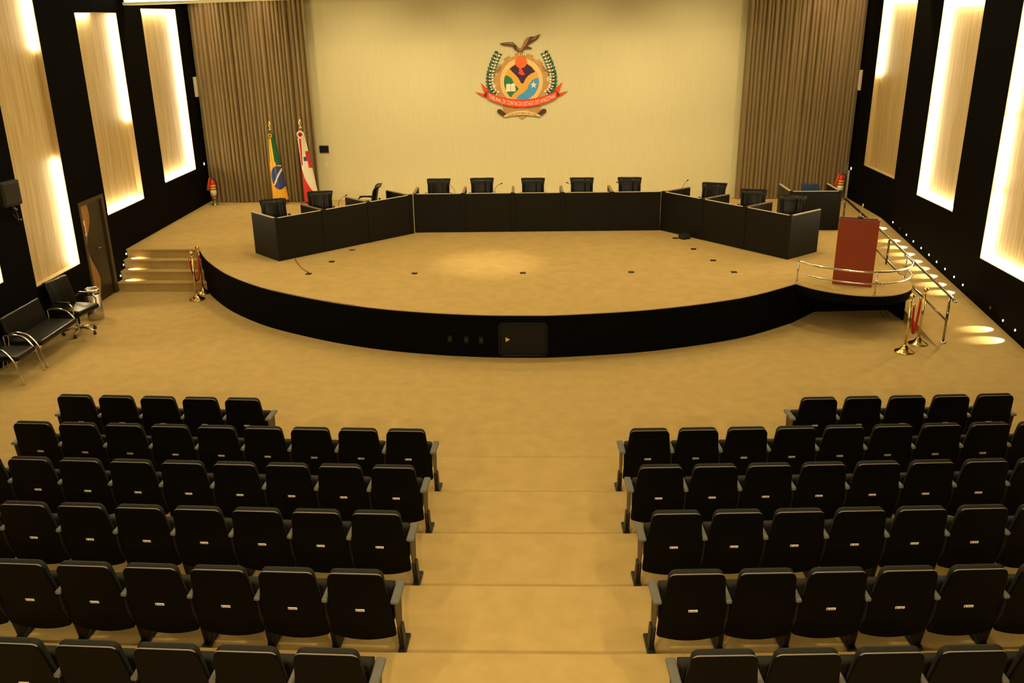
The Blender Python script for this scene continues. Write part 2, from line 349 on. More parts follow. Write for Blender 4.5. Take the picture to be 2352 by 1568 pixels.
for X, s, y, z, l in ((XL, 1, 23.85, 1.8, 'left'), (XR, -1, 23.85, 1.55, 'right')):  # glowing boxes added for the bluish glints beside the curtains
    t = thing('wall_glint', 'small glowing box added for a bluish glint low on the %s wall beside the curtain' % l, 'wall glint', (X, y, z))
    MB().rbox(min(0, s*.02), max(0, s*.02), -.04, .04, -.06, .06, .004).build('housing', M_blackpl, t)
    MB().rbox(min(s*.018, s*.03), max(s*.018, s*.03), -.02, .02, -.03, .03, .004).build('lens', M_glint, t)
    t = thing('wall_speaker', 'slim cream loudspeaker high on the %s wall beside the curtain' % l, 'loudspeaker', (X, 23.93 , 3.77))
    MB().rbox(min(0, s*.07), max(0, s*.07), -.06, .06, -.25, .25, .01).build('speaker_case', M_ivory, t)
    MB().rbox(min(s*.06, s*.075), max(s*.06, s*.075), -.045, .045, -.22, .22, .005).build('grille', M_white, t)

# lit soffit above the stage opening
t = thing('ceiling_cove_light', 'long bright cove light under the ceiling before the left curtain', 'cove light', (-.37, 20.05, 5.90), 0)
t.rotation_euler = (0, R(-1.1), 0)
MB().rbox(-8.44, 8.44, -.02, .4, -.02, .035, .008).build('soffit_lip', M_covelip, t)
MB().box(-8.40, 8.44, .03, .06, .035, .30).build('light_diffuser', M_cove, t)
MB().box(-8.44, 8.44, .06, .4, .035, 1.0).build('soffit_box', M_covelip, t)

# curtains
def curtain(x0, x1, label, n, seed):
    rnd = random.Random(seed); ph = [rnd.uniform(0, 6.28) for _ in range(6)]
    L = x1 - x0; nu, nv = n*12, 14
    def fn(u, v):
        z = H + .012 + v*(CZ - .02 - H - .012)
        w = u + .006*math.sin(u*23 + ph[0]) + .004*math.sin(u*51 + ph[1])
        a = 2*PI*n*w + 1.0*math.sin(7*u + ph[2])
        amp = .075 + .028*math.sin(13*u + ph[3]) + .014*math.sin(37*u + ph[4])
        dep = amp*math.sin(a) + .022*math.sin(2.0*a + ph[5]) + .012*math.sin(a*.5 + 3*v)
        spread = 1 + .012*(1 - v)*math.sin(3*u + ph[1])
        x = x0 + L*u*spread + .038*math.cos(a)
        return (x, 23.95 + dep*(1.1 - .25*v), z)
    m = MB().grid(fn, nu, nv); o = m.build('curtain', M_curtain, None, fix=False)
    tag(o, label, 'curtain', 'brown stage curtains'); return o
curtain(-8.86, -5.92, 'brown pleated full height curtain on the left behind the two flags', 27, 3)
curtain(5.24, 8.15, 'brown pleated full height curtain on the right behind the corner desk', 27, 9)

# ------------------------------------------------------------------ theatre seats
TL = R(12)
AX = Vector((0, -math.sin(TL), math.cos(TL))); NRM = Vector((0, math.cos(TL), math.sin(TL)))
LZ = .525
def outline(tw, bw, s0, s1, dip, rc, n=5, mid_w=None):
    """rounded outline: half width tw at top, bw at the bottom, corner radius rc, convex bottom by dip"""
    pts = []
    def hw(s):
        if mid_w is None: return bw + (tw - bw)*(s - s0)/(s1 - s0)
        return bw + (mid_w - bw)*(s - s0)/(-s0) if s < 0 else mid_w + (tw - mid_w)*(s/s1)
    for k in range(n + 1):
        q = PI/2*k/n; pts.append((hw(s1) - rc + rc*math.cos(q) if k else hw(s1 - rc), s1 - rc + rc*math.sin(q)))
    left = [(-a, b) for a, b in reversed(pts)]
    bot = []
    rb = .03
    cor = [(-hw(s0 + rb), s0 + rb), (-(bw - rb*.35), s0 + rb*.35), (-(bw - rb), s0)]
    m = 7
    mid = [(-(bw - rb) + 2*(bw - rb)*k/m, s0 - dip*(1 - (2*k/m - 1)**2)) for k in range(1, m)]
    side = [(hw(s), s) for s in (.22, .08, 0, -.15)] if mid_w is not None else []
    return pts + left + [(-a, b) for a, b in side] + cor + mid + [(-a, b) for a, b in reversed(cor)] + list(reversed(side))
def seat_meshes():
    me = {}
    O = (0, 0, LZ)
    o1 = outline(.218, .270, -.305, .396, .05, .05, mid_w=.261)
    me['backrest_shell'] = MB().prism(o1, O, (1, 0, 0), AX, NRM, 0, .02).mesh('backrest_shell', M_seatshell, bevel=.006)
    rim = [Vector(O) + Vector((a, 0, 0))*.985 + AX*(b - .004) + NRM*.014 for a, b in o1[2:10]]
    me['rim_highlight'] = MB().tube(rim, .0075, 6).mesh('rim_highlight', M_rim)  # pale tube put in for the highlight on the shell's top edge
    o2 = outline(.213, .246, -.16, .399, .0, .055)
    m = MB(); m.smooth = False
    me['back_cushion'] = MB().prism(o2, O, (1, 0, 0), AX, NRM, .022, .078).mesh('back_cushion', M_seatcloth, bevel=.02)
    m = MB(); m.M = Matrix.Translation((0, .15, .30)) @ Matrix.Rotation(R(-6), 4, 'X')
    m.rbox(-.241, .241, .0, .105, .0, .34, .03, 3); me['seat_cushion'] = m.mesh('seat_cushion', M_seatcloth)
    m = MB(); m.M = Matrix.Translation((0, .15, .30)) @ Matrix.Rotation(R(-6), 4, 'X'); m.rbox(-.235, .235, .10, .125, .02, .32, .01, 2); me['seat_pan'] = m.mesh('seat_pan', M_seatshell)
    m = MB(); m.M = Matrix.Translation((0, 0, .645)) @ Matrix.Rotation(R(-1), 4, 'X')
    m.rbox(-.0235, .0235, -.04, .265, -.036, 0, .012, 3); me['armrest'] = m.mesh('armrest', M_arm)
    m = MB(); m.M = Matrix.Translation((0, 0, .645)) @ Matrix.Rotation(R(-1), 4, 'X')
    m.rbox(-.036, .036, -.04, .265, -.036, 0, .015, 3); me['armrest_end'] = m.mesh('armrest', M_arm)
    b = MB().prism([(-.03, .612), (.22, .612), (.21, .40), (.185, .24), (.19, .08), (.155, .06), (.10, .20), (.05, .30), (-.01, .45)], (-.004, 0, 0), (0, 1, 0), (0, 0, 1), (1, 0, 0), 0, .008)
    me['side_panel'] = b.mesh('side_panel', M_iron, bevel=.0015); me['side_panel_end'] = b.mesh('side_panel', M_side, bevel=.0015)
    b = MB().prism([(.085, .30), (.175, .30), (.24, .06), (.24, .0), (.15, .0), (.13, .1)], (-.022, 0, 0), (0, 1, 0), (0, 0, 1), (1, 0, 0), 0, .044)
    me['leg'] = b.mesh('leg', M_iron, bevel=.004)
    b = MB().prism([(.09, .0), (.09, .035), (.25, .05), (.37, .03), (.38, .0)], (-.034, 0, 0), (0, 1, 0), (0, 0, 1), (1, 0, 0), 0, .068)
    me['foot'] = b.mesh('foot', M_iron, bevel=.006)
    o = Vector(O) - NRM*.002
    me['label_plate'] = MB().prism([(-.037, -.011), (.037, -.011), (.037, .011), (-.037, .011)], o, (1, 0, 0), AX, NRM, -.002, .004).mesh('label_plate', mat('cream_label', (.95, .88, .72), .5))
    me['print_mark'] = MB().prism([(-.033, -.006), (-.022, -.006), (-.022, .006), (-.033, .006)], o, (1, 0, 0), AX, NRM, -.0032, 0).prism([(-.012, -.003), (.03, -.003), (.03, .002), (-.012, .002)], o, (1, 0, 0), AX, NRM, -.0032, 0).mesh('print_mark', mat('brown_ink', (.12, .05, .025), .6))
    return me
SM = seat_meshes()
U = {(1, -1): 5.9881, (1, 1): 7.0897, (2, -1): 1.9365, (2, 1): 3.046, (3, -1): 1.8906, (3, 1): 3.0215, (4, -1): 1.8659, (4, 1): 3.0216, (5, -1): 1.818, (5, 1): 3.0162, (6, -1): 1.78, (6, 1): 3.012}
NSEAT = {(1, -1): 5, (2, -1): 9, (3, -1): 9, (4, -1): 8, (5, -1): 7, (6, -1): 5, (1, 1): 5, (2, 1): 9, (3, 1): 8, (4, 1): 7, (5, 1): 6, (6, 1): 5}
ROWW = {1: 'front', 2: 'second', 3: 'third', 4: 'fourth', 5: 'fifth', 6: 'sixth'}
ORD = ['first', 'second', 'third', 'fourth', 'fifth', 'sixth', 'seventh', 'eighth', 'ninth']
NOLABEL = {(5, 1, 1)}
S = .55
def add_seat(r, s, j, n):
    u = U[r, s] + j
    y0 = 18.6683 if r == 1 else 16.6364 - (r - 2)*1.9377
    x = (-.7989 + s*u)*S; y = (y0 + .0283*u + .00125*u*u)*S; z = RIS*(r - 1)
    if r == 1: y -= .09; z = 0
    rz = s*math.atan(.0283 + .0025*u)
    side = 'left' if s < 0 else 'right'
    where = ('nearest the aisle' if r > 1 else 'nearest the middle') if j == 0 else ORD[j] + (' from the aisle' if r > 1 else ' from its inner end')
    t = thing('theatre_seat', 'black flip-up theatre seat, %s row %s of the aisle, %s' % (ROWW[r], side, where), 'theatre seat', (x, y, z), rz, 'theatre seats %s of the aisle' % side)
    for k in ('backrest_shell', 'rim_highlight', 'back_cushion', 'seat_cushion', 'seat_pan'): part(k, SM[k], t)
    if (r, s, j) not in NOLABEL:
        p = part('label_plate', SM['label_plate'], t); p['label'] = 'small cream label plate'
        part('print_mark', SM['print_mark'], p)
    ends = [(s*(S/2 + (.016 if j == n - 1 else 0)), j == n - 1)] + ([(-s*(S/2 + .016), True)] if j == 0 else [])
    for e, last in ends:
        part('armrest', SM['armrest_end' if last else 'armrest'], t, (e, 0, 0)); part('side_panel', SM['side_panel_end' if last else 'side_panel'], t, (e, 0, 0))
        part('leg', SM['leg'], t, (e, 0, 0)); part('foot', SM['foot'], t, (e, 0, 0))
for (r, s), n in sorted(NSEAT.items()):
    for j in range(n): add_seat(r, s, j, n)

# ------------------------------------------------------------------ council desks
DH = .88
def desk(name, label, A, B, end_start=False, end_last=False, last_div=False, depth=.88, group='black council desks on the stage', post=True, seam=False, join=False):
    A, B = Vector((A[0], A[1], 0)), Vector((B[0], B[1], 0)); d = B - A; L = d.length; rz = math.atan2(d.y, d.x)
    t = thing(name, label, 'desk', (A.x, A.y, H), rz, group)
    MB().rbox(.0465 if post or end_start else .004, L - .0465 if not join else L - .022, 0, .05, 0, DH, .002).build('front_panel', M_lam, t)
    MB().rbox(.07, L - .07, .004, .042, DH, DH + .012, .003).build('top_strip', M_strip, t)
    MB().box(.05, L - .05, .052, .62, .70, .735).build('worktop', M_wood, t)
    ds = [.0] + ([L] if end_last or last_div else [])
    for x in ds:
        end = (x == 0 and end_start) or (x == L and end_last)
        x0, x1 = (x - .03, x + .03) if not end and not (last_div and x == L) else ((0, .05) if x == 0 else (L - .05, L))
        dd = .98 if end else depth
        p = MB().rbox(x0, x1, .062, dd, 0, DH - .005, .004).build('divider_panel', M_lam, t)
        MB().rbox(x0, x1, .062, dd, DH - .005, DH + .012, .003).build('divider_cap', M_strip if end else M_capwood, p)
        if post and not end: MB().rbox(x - .046, x + .046, -.008, .06, 0, DH + .016, .003).build('corner_post', M_lam, p)
    if end_start: MB().rbox(-.004, .06, -.006, .06, 0, DH + .016, .006).build('corner_post', M_lam, t)
    if end_last: MB().rbox(L - .06, L + .004, -.006, .06, 0, DH + .016, .006).build('corner_post', M_lam, t)
    if seam: MB().box(-.032, -.006, -.002, .02, 0, DH).build('light_edge', M_ivory, t)
    return t
def lerp(a, b, k): return (a[0] + (b[0] - a[0])*k, a[1] + (b[1] - a[1])*k)
LA, LB = (-5.30, 17.615), (-2.89, 20.04)
for k, l in enumerate(('black outermost desk of the left wing with open end panel', 'black middle desk of the left wing, beside the red and white flag', 'black inner desk of the left wing, with chair turned sideways')):
    desk('council_desk', l, lerp(LA, LB, k/3), lerp(LA, LB, (k + 1)/3), end_start=(k == 0), last_div=(k == 2))
CA, CB = (-2.84, 20.14), (2.78, 20.24)
for k, l in enumerate(('leftmost', 'second from left', 'middle', 'second from right', 'rightmost')):
    desk('council_desk', 'black desk, %s of the five facing the hall' % l, lerp(CA, CB, k/5), lerp(CA, CB, (k + 1)/5), seam=(k == 0), post=k > 0, join=(k == 4))
RA, RB = (2.80, 20.24), (4.975, 17.575)
for k, l in enumerate(('black inner desk of the right wing with a gooseneck microphone', 'black middle desk of the right wing', 'black outermost desk of the right wing with closed end panel')):
    desk('council_desk', l, lerp(RA, RB, k/3), lerp(RA, RB, (k + 1)/3), end_last=(k == 2))
fr = desk('corner_desk', 'separate black desk before the right curtain with a blue chair', (5.62, 20.16), (6.77, 20.16), end_start=True, end_last=True, group='')
if 'group' in fr: del fr['group']

# ------------------------------------------------------------------ chairs on the stage and by the wall
def star_base(t, metal, casters=True):
    legs = MB(); 
    for k in range(5):
        q = 2*PI*k/5 + .3
        o = MB().tube([(.02*math.cos(q), .02*math.sin(q), .12), (.16*math.cos(q), .16*math.sin(q), .105), (.29*math.cos(q), .29*math.sin(q), .075)], [.026, .02, .014], 8).build('base_leg', metal, t)
        m = MB(); m.M = Matrix.Translation((.29*math.cos(q), .29*math.sin(q), .0)) @ Matrix.Rotation(q + .6, 4, 'Z')
        m.M = m.M @ Matrix.Translation((0, 0, .029)) @ Matrix.Rotation(PI/2, 4, 'X'); m.lathe([(.012, -.026), (.028, -.024), (.028, .024), (.012, .026)], 12)
        m.M = Matrix.Translation((.29*math.cos(q), .29*math.sin(q), .05)); m.lathe([(.012, 0), (.012, .03)], 8)
        m.build('caster', M_blackpl, o)
    MB().lathe([(.03, .09), (.03, .2), (.02, .2), (.02, .42)], 12).build('gas_lift', metal, t)
def exec_chair(name, label, group=None, leather=None, wings=True, metal=None, w=.262, h=1.0):
    leather = leather or M_leather; metal = metal or M_blackpl
    t = thing(name, label, 'chair', (0, 0, 0), 0, group)     # faces +Y
    star_base(t, metal)
    m = MB(); m.rbox(-w, w, -.24, .27, .42, .52, .04, 3); m.build('seat', leather, t)
    MB().rbox(-w + .06, w - .06, -.2, .2, .395, .425, .01).build('seat_plate', M_blackpl, t)
    tilt = R(10)
    def fb(u, v):                                              # cushioned back sheet, front face
        x = (u - .5)*2*w*(1.0 + (.10*max(0, v - .72)/.28 if wings else 0)); z = .5 + v*(h - .5)
        bul = .045*math.cos((u - .5)*PI)*.6 + .02*math.sin(v*PI)
        for g in (.28, .72):
            if abs(u - g) < .02: bul -= .014
        if abs(v - .62) < .02 and .28 < u < .72: bul -= .012
        roll = -.06*max(0, (v - .86)/.14)**2 if wings else -.02*v
        wing = (.05*max(0, abs(u - .5)*2 - .7)/.3)*(1 if wings else .4)
        return Vector((x, -.23 - (z - .5)*math.tan(tilt) + bul + roll + wing, z))
    nu, nv = 21, 15
    vs = [fb(i/(nu - 1), j/(nv - 1)) for j in range(nv) for i in range(nu)]
    bk = [Vector((p.x*.97, p.y - .075 - .0*p.z, p.z)) for p in vs]
    m = MB(); m.smooth = True; n = len(vs); fs = []
    for j in range(nv - 1):
        for i in range(nu - 1):
            a = j*nu + i; fs += [(a, a + 1, a + nu + 1, a + nu), (n + a, n + a + nu, n + a + nu + 1, n + a + 1)]
    rim = [i for i in range(nu)] + [j*nu + nu - 1 for j in range(1, nv)] + [(nv - 1)*nu + i for i in range(nu - 2, -1, -1)] + [j*nu for j in range(nv - 2, 0, -1)]
    for k in range(len(rim)):
        a, b2 = rim[k], rim[(k + 1) % len(rim)]; fs.append((a, b2, b2 + n, a + n))
    m.add(vs + bk, fs); m.build('backrest', leather, t)
    m = MB().tube([(0, -.12, .41), (0, -.27, .42), (0, -.33, .52), (0, -.37, .7)], .022, 8); m.build('back_support', M_blackpl, t)
    for s in (-1, 1):
        x = s*(w + .035)
        o = MB().tube(catmull([(s*(w - .02), .12, .44), (x, .17, .5), (x, .16, .62), (x, .08, .68), (x, -.12, .675), (x, -.25, .62), (s*(w - .03), -.28, .56)], 4), .016, 8).build('armrest', metal, t)
        MB().rbox(x - .028, x + .028, -.16, .13, .675, .705, .012, 2).build('arm_pad', M_leather, o)
    return t
proto = exec_chair('office_chair', '', 'black leather chairs behind the desks')
spots = [(-2.40, 21.15, 180, 'behind the leftmost of the five central desks'), (-1.345, 21.2, 184, 'behind the central desk second from left'), (-.14, 21.15, 180, 'behind the middle central desk'), (1.02, 21.15, 179, 'behind the central desk second from right'), (2.15, 21.15, 178, 'behind the rightmost of the five central desks'),
         (-5.60, 18.72, 205, 'behind the outermost desk of the left wing'), (-4.86, 19.60, 190, 'behind the middle desk of the left wing'), (-4.08, 20.66, 95, 'turned sideways behind the inner desk of the left wing'),
         (3.92, 20.35, 160, 'behind the inner desk of the right wing'), (4.63, 19.48, 162, 'behind the middle desk of the right wing'), (5.33, 18.72, 172, 'behind the outermost desk of the right wing')]
for k, (x, y, a, l) in enumerate(spots):
    o = proto if k == 0 else copy_tree(proto)
    o.location = (x, y, H); o.rotation_euler = (0, 0, R(a)); o['label'] = 'black leather office chair ' + l; 
o = exec_chair('office_chair', 'low dark blue office chair at the separate desk before the right curtain', leather=M_blue, wings=False, w=.21, h=.86)
o.location = (6.38, 20.95, H); o.rotation_euler = (0, 0, R(180))
o = exec_chair('office_chair', 'black leather office chair with arms beside the steel bin, left wall', metal=M_chrome, wings=False, w=.29, h=1.02)
o.location = (-8.44, 15.36, 0); o.rotation_euler = (0, 0, R(-100))

def tube_seat(name, label, cat, y0, y1, mids=()):
    """low black seat facing +X with chrome side loops at y0 and y1"""
    t = thing(name, label, cat, (-8.5, (y0 + y1)/2, 0)); L = (y1 - y0)/2
    MB().rbox(-.27, .30, -L + .04, L - .04, .37, .46, .035, 3).build('seat', M_leather, t)
    m = MB(); m.M = Matrix.Translation((-.22, 0, .44)) @ Matrix.Rotation(R(-14), 4, 'Y'); m.rbox(-.08, .0, -L + .04, L - .04, 0, .42, .03, 3); m.build('backrest', M_leather, t)
    for s in (-1, 1):
        y = s*L
        MB().tube(catmull([(.34, y, 0), (.30, y, .2), (.24, y, .40), (.12, y, .56), (-.06, y, .62), (-.24, y, .60)], 5), .017, 8).build('arm_loop', M_chrome, t)
        MB().tube(catmull([(-.36, y, 0), (-.30, y, .25), (-.24, y, .45), (-.24, y, .60)], 5), .014, 8).build('rear_leg', M_chrome, t)
        MB().tube([(.265, y, .36), (.265, s*(L - .1), .37), (-.27, s*(L - .1), .37), (-.27, y, .37)], .011, 8).build('seat_rail', M_chrome, t)
    for y in mids:
        MB().tube([(.22, y, .38), (.30, y, 0)], .012, 8).build('front_leg', M_chrome, t)
        MB().tube([(-.22, y, .38), (-.33, y, 0)], .012, 8).build('rear_leg', M_chrome, t)
    return t
tube_seat('bench', 'long low black bench with chrome legs against the left wall', 'bench', 13.64, 14.92, (14.26,))
tube_seat('armchair', 'black armchair with chrome tube legs cut by the left frame edge', 'armchair', 12.9, 13.52)
# bin
t = thing('waste_bin', 'brushed steel cylindrical waste bin beside the wooden door', 'bin', (-8.56, 16.22, 0))
MB().lathe([(.14, 0), (.145, .01), (.145, .50)], 28).build('bin_body', M_steel, t)
MB().lathe([(.138, .50), (.138, .53)], 28).build('band', M_blackpl, t)
MB().lathe([(.145, .53), (.148, .56), (.14, .60), (.115, .615), (.10, .60), (.10, .57)], 28).build('bin_lid', M_chrome, t)
MB().lathe([(.10, .575), (.02, .565)], 20).build('bin_opening', M_blackpl, t)
# loudspeaker on the left wall
t = thing('wall_loudspeaker', 'black loudspeaker on a bracket high on the left wall', 'loudspeaker', (XL, 14.66, 2.52))
m = MB(); m.M = Matrix.Rotation(R(-12), 4, 'Z'); m.rbox(.05, .19, -.20, .20, .0, .41, .02); m.build('cabinet', M_iron, t)
m = MB(); m.M = Matrix.Rotation(R(-12), 4, 'Z'); m.rbox(.185, .20, -.17, .17, .03, .38, .008); m.build('grille', M_blackpl, t)
MB().tube([(0, 0, .2), (.07, 0, .2)], .02, 8).build('bracket', M_iron, t)
m = MB().tube(catmull([(.05, .1, .0), (.08, .14, -.12), (.06, .2, -.24), (.02, .24, -.3), (.01, .16, -.18)], 4), .008, 6); m.build('cable', M_blackpl, t)
for k, (y, z) in enumerate([(.12, -.07), (.17, -.10), (.24, -.29)]): MB().rbox(.06, .09, y - .015, y + .015, z - .012, z + .012, .004).build('cable_glint', M_steel, t)  # small steel bits added for the glints on the cable

# ------------------------------------------------------------------ lectern, rails, stanchions
t = thing('lectern', 'tall red-brown wooden lectern on the round platform', 'lectern', (5.645, 15.725, H), math.atan2(-.23, .633))
MB().rbox(-.337, .337, 0, .025, 0, 1.19, .004).build('front_panel', M_lectern, t)
for s in (-1, 1): MB().rbox(min(s*.337, s*.312), max(s*.337, s*.312), .025, .42, 0, 1.16, .004).build('side_panel', M_lectern, t)
MB().box(-.31, .31, .03, .40, .08, .1).build('shelf', M_lectern, t)
m = MB(); m.M = Matrix.Translation((0, .0, 1.19)) @ Matrix.Rotation(R(-9), 4, 'X'); m.rbox(-.345, .345, .0, .44, .0, .025, .005); m.build('reading_top', M_lectern_dark, t)
MB().rbox(-.325, .300, .02, .06, 1.18, 1.235, .004).build('top_rail', M_lectern_dark, t)
def gooseneck(name, label, loc, rz, h=.36, tip=(.0, .1)):
    t = thing(name, label, 'microphone', loc, rz, 'gooseneck microphones')
    MB().lathe([(.05, 0), (.05, .018), (.02, .03)], 14).build('mic_base', M_blackpl, t)
    P = catmull([(0, 0, .02), (0, .01, h*.5), (tip[0]*.5, tip[1]*.5, h*.85), (tip[0], tip[1], h)], 5)
    MB().tube(P, .0045, 6).build('gooseneck', M_blackpl, t)
    d = (P[-1] - P[-3]).normalized()
    MB().tube([P[-1], P[-1] + d*.015, P[-1] + d*.05, P[-1] + d*.06], [.006, .012, .012, .006], 8).build('mic_head', M_blackpl, t)
    return t
g = gooseneck('microphone', 'slim pale gooseneck microphone on the red-brown lectern', (5.665, 15.755, H + 1.2365), 0, .19, (.01, .0))
for c in [c for c in g.children if not c.name.startswith('mic_base')]:
    c.data = c.data.copy(); c.data.materials.clear(); c.data.materials.append(M_steel)
WZ = H + .737
for x, y, rz, h, tip, l in [(-1.95, 20.62, 160, .30, (.10, .14), 'on the leftmost central desk'), (-1.02, 20.62, 190, .30, (-.12, .12), 'on the central desk second from left'), (-.35, 20.62, 200, .32, (-.14, .1), 'on the middle central desk'),
                       (.82, 20.62, 150, .3, (.10, .12), 'on the central desk second from right'), (1.98, 20.62, 150, .3, (.12, .12), 'on the rightmost central desk'), (3.24, 20.35, 10, .36, (.10, .0), 'standing tall on the inner desk of the right wing'), (-4.35, 19.18, 230, .3, (-.1, .12), 'on the middle desk of the left wing')]:
    gooseneck('microphone', 'thin black gooseneck microphone ' + l, (x, y, WZ), R(rz), h, tip)
t = thing('paper_sheets', 'white paper lying on the second central desk front', 'papers', (-.95, 20.165, H + DH + .013), .02)
MB().box(-.11, .11, -.0, .07, 0, .004).build('sheet', M_white, t)

# low rail round the platform
t = thing('platform_rail', 'low curved chrome guard rail round the lectern platform', 'rail', (0, 0, H))
inset = [(4.717, 15.93)] + [(x*.985 + .085, y*.985 + .29) for x, y in PLAT[1:-1]] + [(6.74, 16.0), (6.76, 16.3)]
P3 = [(p.x, p.y) for p in catmull([(a, b, 0) for a, b in inset], 6)]
MB().tube([(x, y, .41) for x, y in P3], .02, 10).build('top_rail', M_chrome, t)
MB().tube([(x, y, .20) for x, y in P3], .014, 10).build('middle_rail', M_chrome, t)
for x, y in ((4.717, 15.93), (5.85, 15.14), (6.75, 16.16)):
    p = MB().tube([(x, y, 0), (x, y, .41)], .016, 10).build('rail_post', M_chrome, t)
    MB().lathe([(.035, 0), (.035, .008), (.02, .014)], 14, (x, y, 0)).build('post_foot', M_chrome, p)
# ramp handrail
def rz_(y): return max(.0, (y - 14.4)*.1093)
t = thing('ramp_handrail', 'long dark metal handrail along the ramp beside the right wall', 'handrail', (0, 0, 0))
M_rail = mat('dark_steel', (.30, .28, .25), .12, 1)
X0 = 6.95
MB().tube([(X0, 14.50, .83), (X0, 14.62, .86), (X0, 17.9, 1.205), (X0, 20.42, 1.42), (X0, 20.5, 1.40)], .024, 10).build('top_rail', M_rail, t)
MB().tube([(X0, 14.72, .43), (X0, 18.2, .79), (X0, 20.4, .99)], .017, 10).build('middle_rail', M_rail, t)
MB().lathe([(.0, -.02), (.03, -.015), (.03, .015), (.0, .02)], 12, (X0, 14.5, .83)).build('rail_end', M_chrome, t)
for y in (14.70, 17.6, 20.4):
    zz = rz_(y); ztop = .83 + (y - 14.5)*.1 - (.02 if y > 20 else 0)
    p = MB().tube([(X0, y, zz), (X0, y, ztop)], .02, 10).build('rail_post', M_rail, t)
    MB().lathe([(.05, 0), (.05, .01), (.03, .02)], 14, (X0, y, zz)).build('post_foot', M_chrome, p)
# rope barriers
def stanchion(x, y, rz, label):
    t = thing('rope_stanchion', label, 'rope stanchion', (x, y, 0), rz, 'brass rope stanchions')
    MB().lathe([(.16, 0), (.162, .012), (.15, .022), (.09, .05), (.05, .09), (.028, .12), (.022, .13)], 24).build('base', M_brass, t)
    MB().lathe([(.02, .12), (.02, .90)], 14).build('post', M_brass, t)
    MB().lathe([(.02, .90), (.03, .905), (.03, .915), (.018, .925), (.018, .935), (.032, .945), (.043, .97), (.043, .985), (.032, 1.01), (.012, 1.025)], 18).build('finial', M_brass, t)
    for s in (-1, 1):
        q = MB().tube([(0, s*.02, .88), (0, s*.05, .885), (0, s*.07, .90)], .009, 8).build('hook', M_brass, t)
        m = MB(); m.M = Matrix.Translation((0, s*.075, .90)); m.lathe([(.004, -.016), (.016, -.006), (.016, .006), (.004, .016)], 10); m.build('knob', M_brass, q)
def rope(p, q, sag, label):
    t = thing('velvet_rope', label, 'rope', (p[0], p[1], 0), 0, 'red barrier ropes')
    p, q = Vector(p), Vector(q); o = Vector((p.x, p.y, 0)); n = 18
    P = [p + (q - p)*(i/n) + Vector((0, 0, -sag*(1 - (2*i/n - 1)**2)**.6)) - o for i in range(n + 1)]
    MB().tube(P, .019, 8).build('rope', M_rope, t)
    for k, j in ((0, 1), (-1, -2)):
        d = (P[j] - P[k]).normalized(); MB().tube([P[k] - d*.02, P[k] + d*.05], .022, 10).build('rope_end', M_brass, t)
stanchion(-7.03, 17.44, 0, 'brass rope stanchion in front of the left stair, nearer of two'); stanchion(-7.07, 17.90, 0, 'brass rope stanchion in front of the left stair, nearer the steps')
rope((-7.10, 17.50, .83), (-7.03, 17.82, .86), .50, 'red velvet rope hanging between the stanchions at the left stair')
stanchion(6.16, 14.34, R(-45), 'brass rope stanchion below the lectern platform, nearer of two'); stanchion(6.54, 14.73, R(-45), 'brass rope stanchion below the lectern platform, beside the ramp')
rope((6.255, 14.435, .80), (6.435, 14.625, .86), .56, 'red velvet rope hanging between the stanchions at the ramp')

# ------------------------------------------------------------------ floor boxes on the stage
fb = [((-4.463, 16.654), 'left end of the front row'), ((-2.405, 16.655), 'second from left in the front row'), ((-.311, 16.655), 'middle of the front row'), ((1.771, 16.687), 'second from right in the front row'), ((3.725, 16.658), 'right end of the front row'),
      ((-4.212, 17.566), 'nearer of two beside the left wing'), ((-3.984, 18.536), 'farther of two beside the left wing'), ((3.488, 17.538), 'nearest of three beside the right wing'), ((3.249, 18.471), 'middle of three beside the right wing'), ((3.007, 19.459), 'farthest of three beside the right wing')]
for k, ((x, y), l) in enumerate(fb):
    t = thing('floor_box', 'small dark floor socket in the stage carpet, ' + l, 'floor socket', (x, y, H), random.uniform(-.2, .2), 'floor sockets on the stage')
    MB().rbox(-.055, .055, -.055, .055, 0, .008, .002).build('frame', M_iron, t)
    m = MB(); m.M = Matrix.Translation((0, .03, .008)) @ Matrix.Rotation(R(25 if k % 3 == 1 else 3), 4, 'X'); m.rbox(-.04, .04, -.07, 0, 0, .006, .002); m.build('lid', M_capwood if k == 6 else M_blackpl, t)
t = thing('floor_monitor', 'small dark box at the foot of the right wing desks', 'box', (3.20, 19.42, H), .5)
MB().prism([(-.09, 0), (.09, 0), (.09, .11), (-.02, .11), (-.09, .04)], (-.1, 0, 0), (0, 1, 0), (0, 0, 1), (1, 0, 0), 0, .2).build('case', M_iron, t, bevel=.006)
MB().rbox(-.07, .07, .088, .094, .02, .09, .003).build('grille', M_blackpl, t)
t = thing('floor_cable', 'thin brown cable on the stage from left desk to floor socket', 'cable', (0, 0, H))
MB().tube(catmull([(-5.02, 17.80, .008), (-4.86, 17.4, .008), (-4.66, 17.0, .008), (-4.47, 16.72, .008)], 5), .008, 6).build('cable', M_capwood, t)

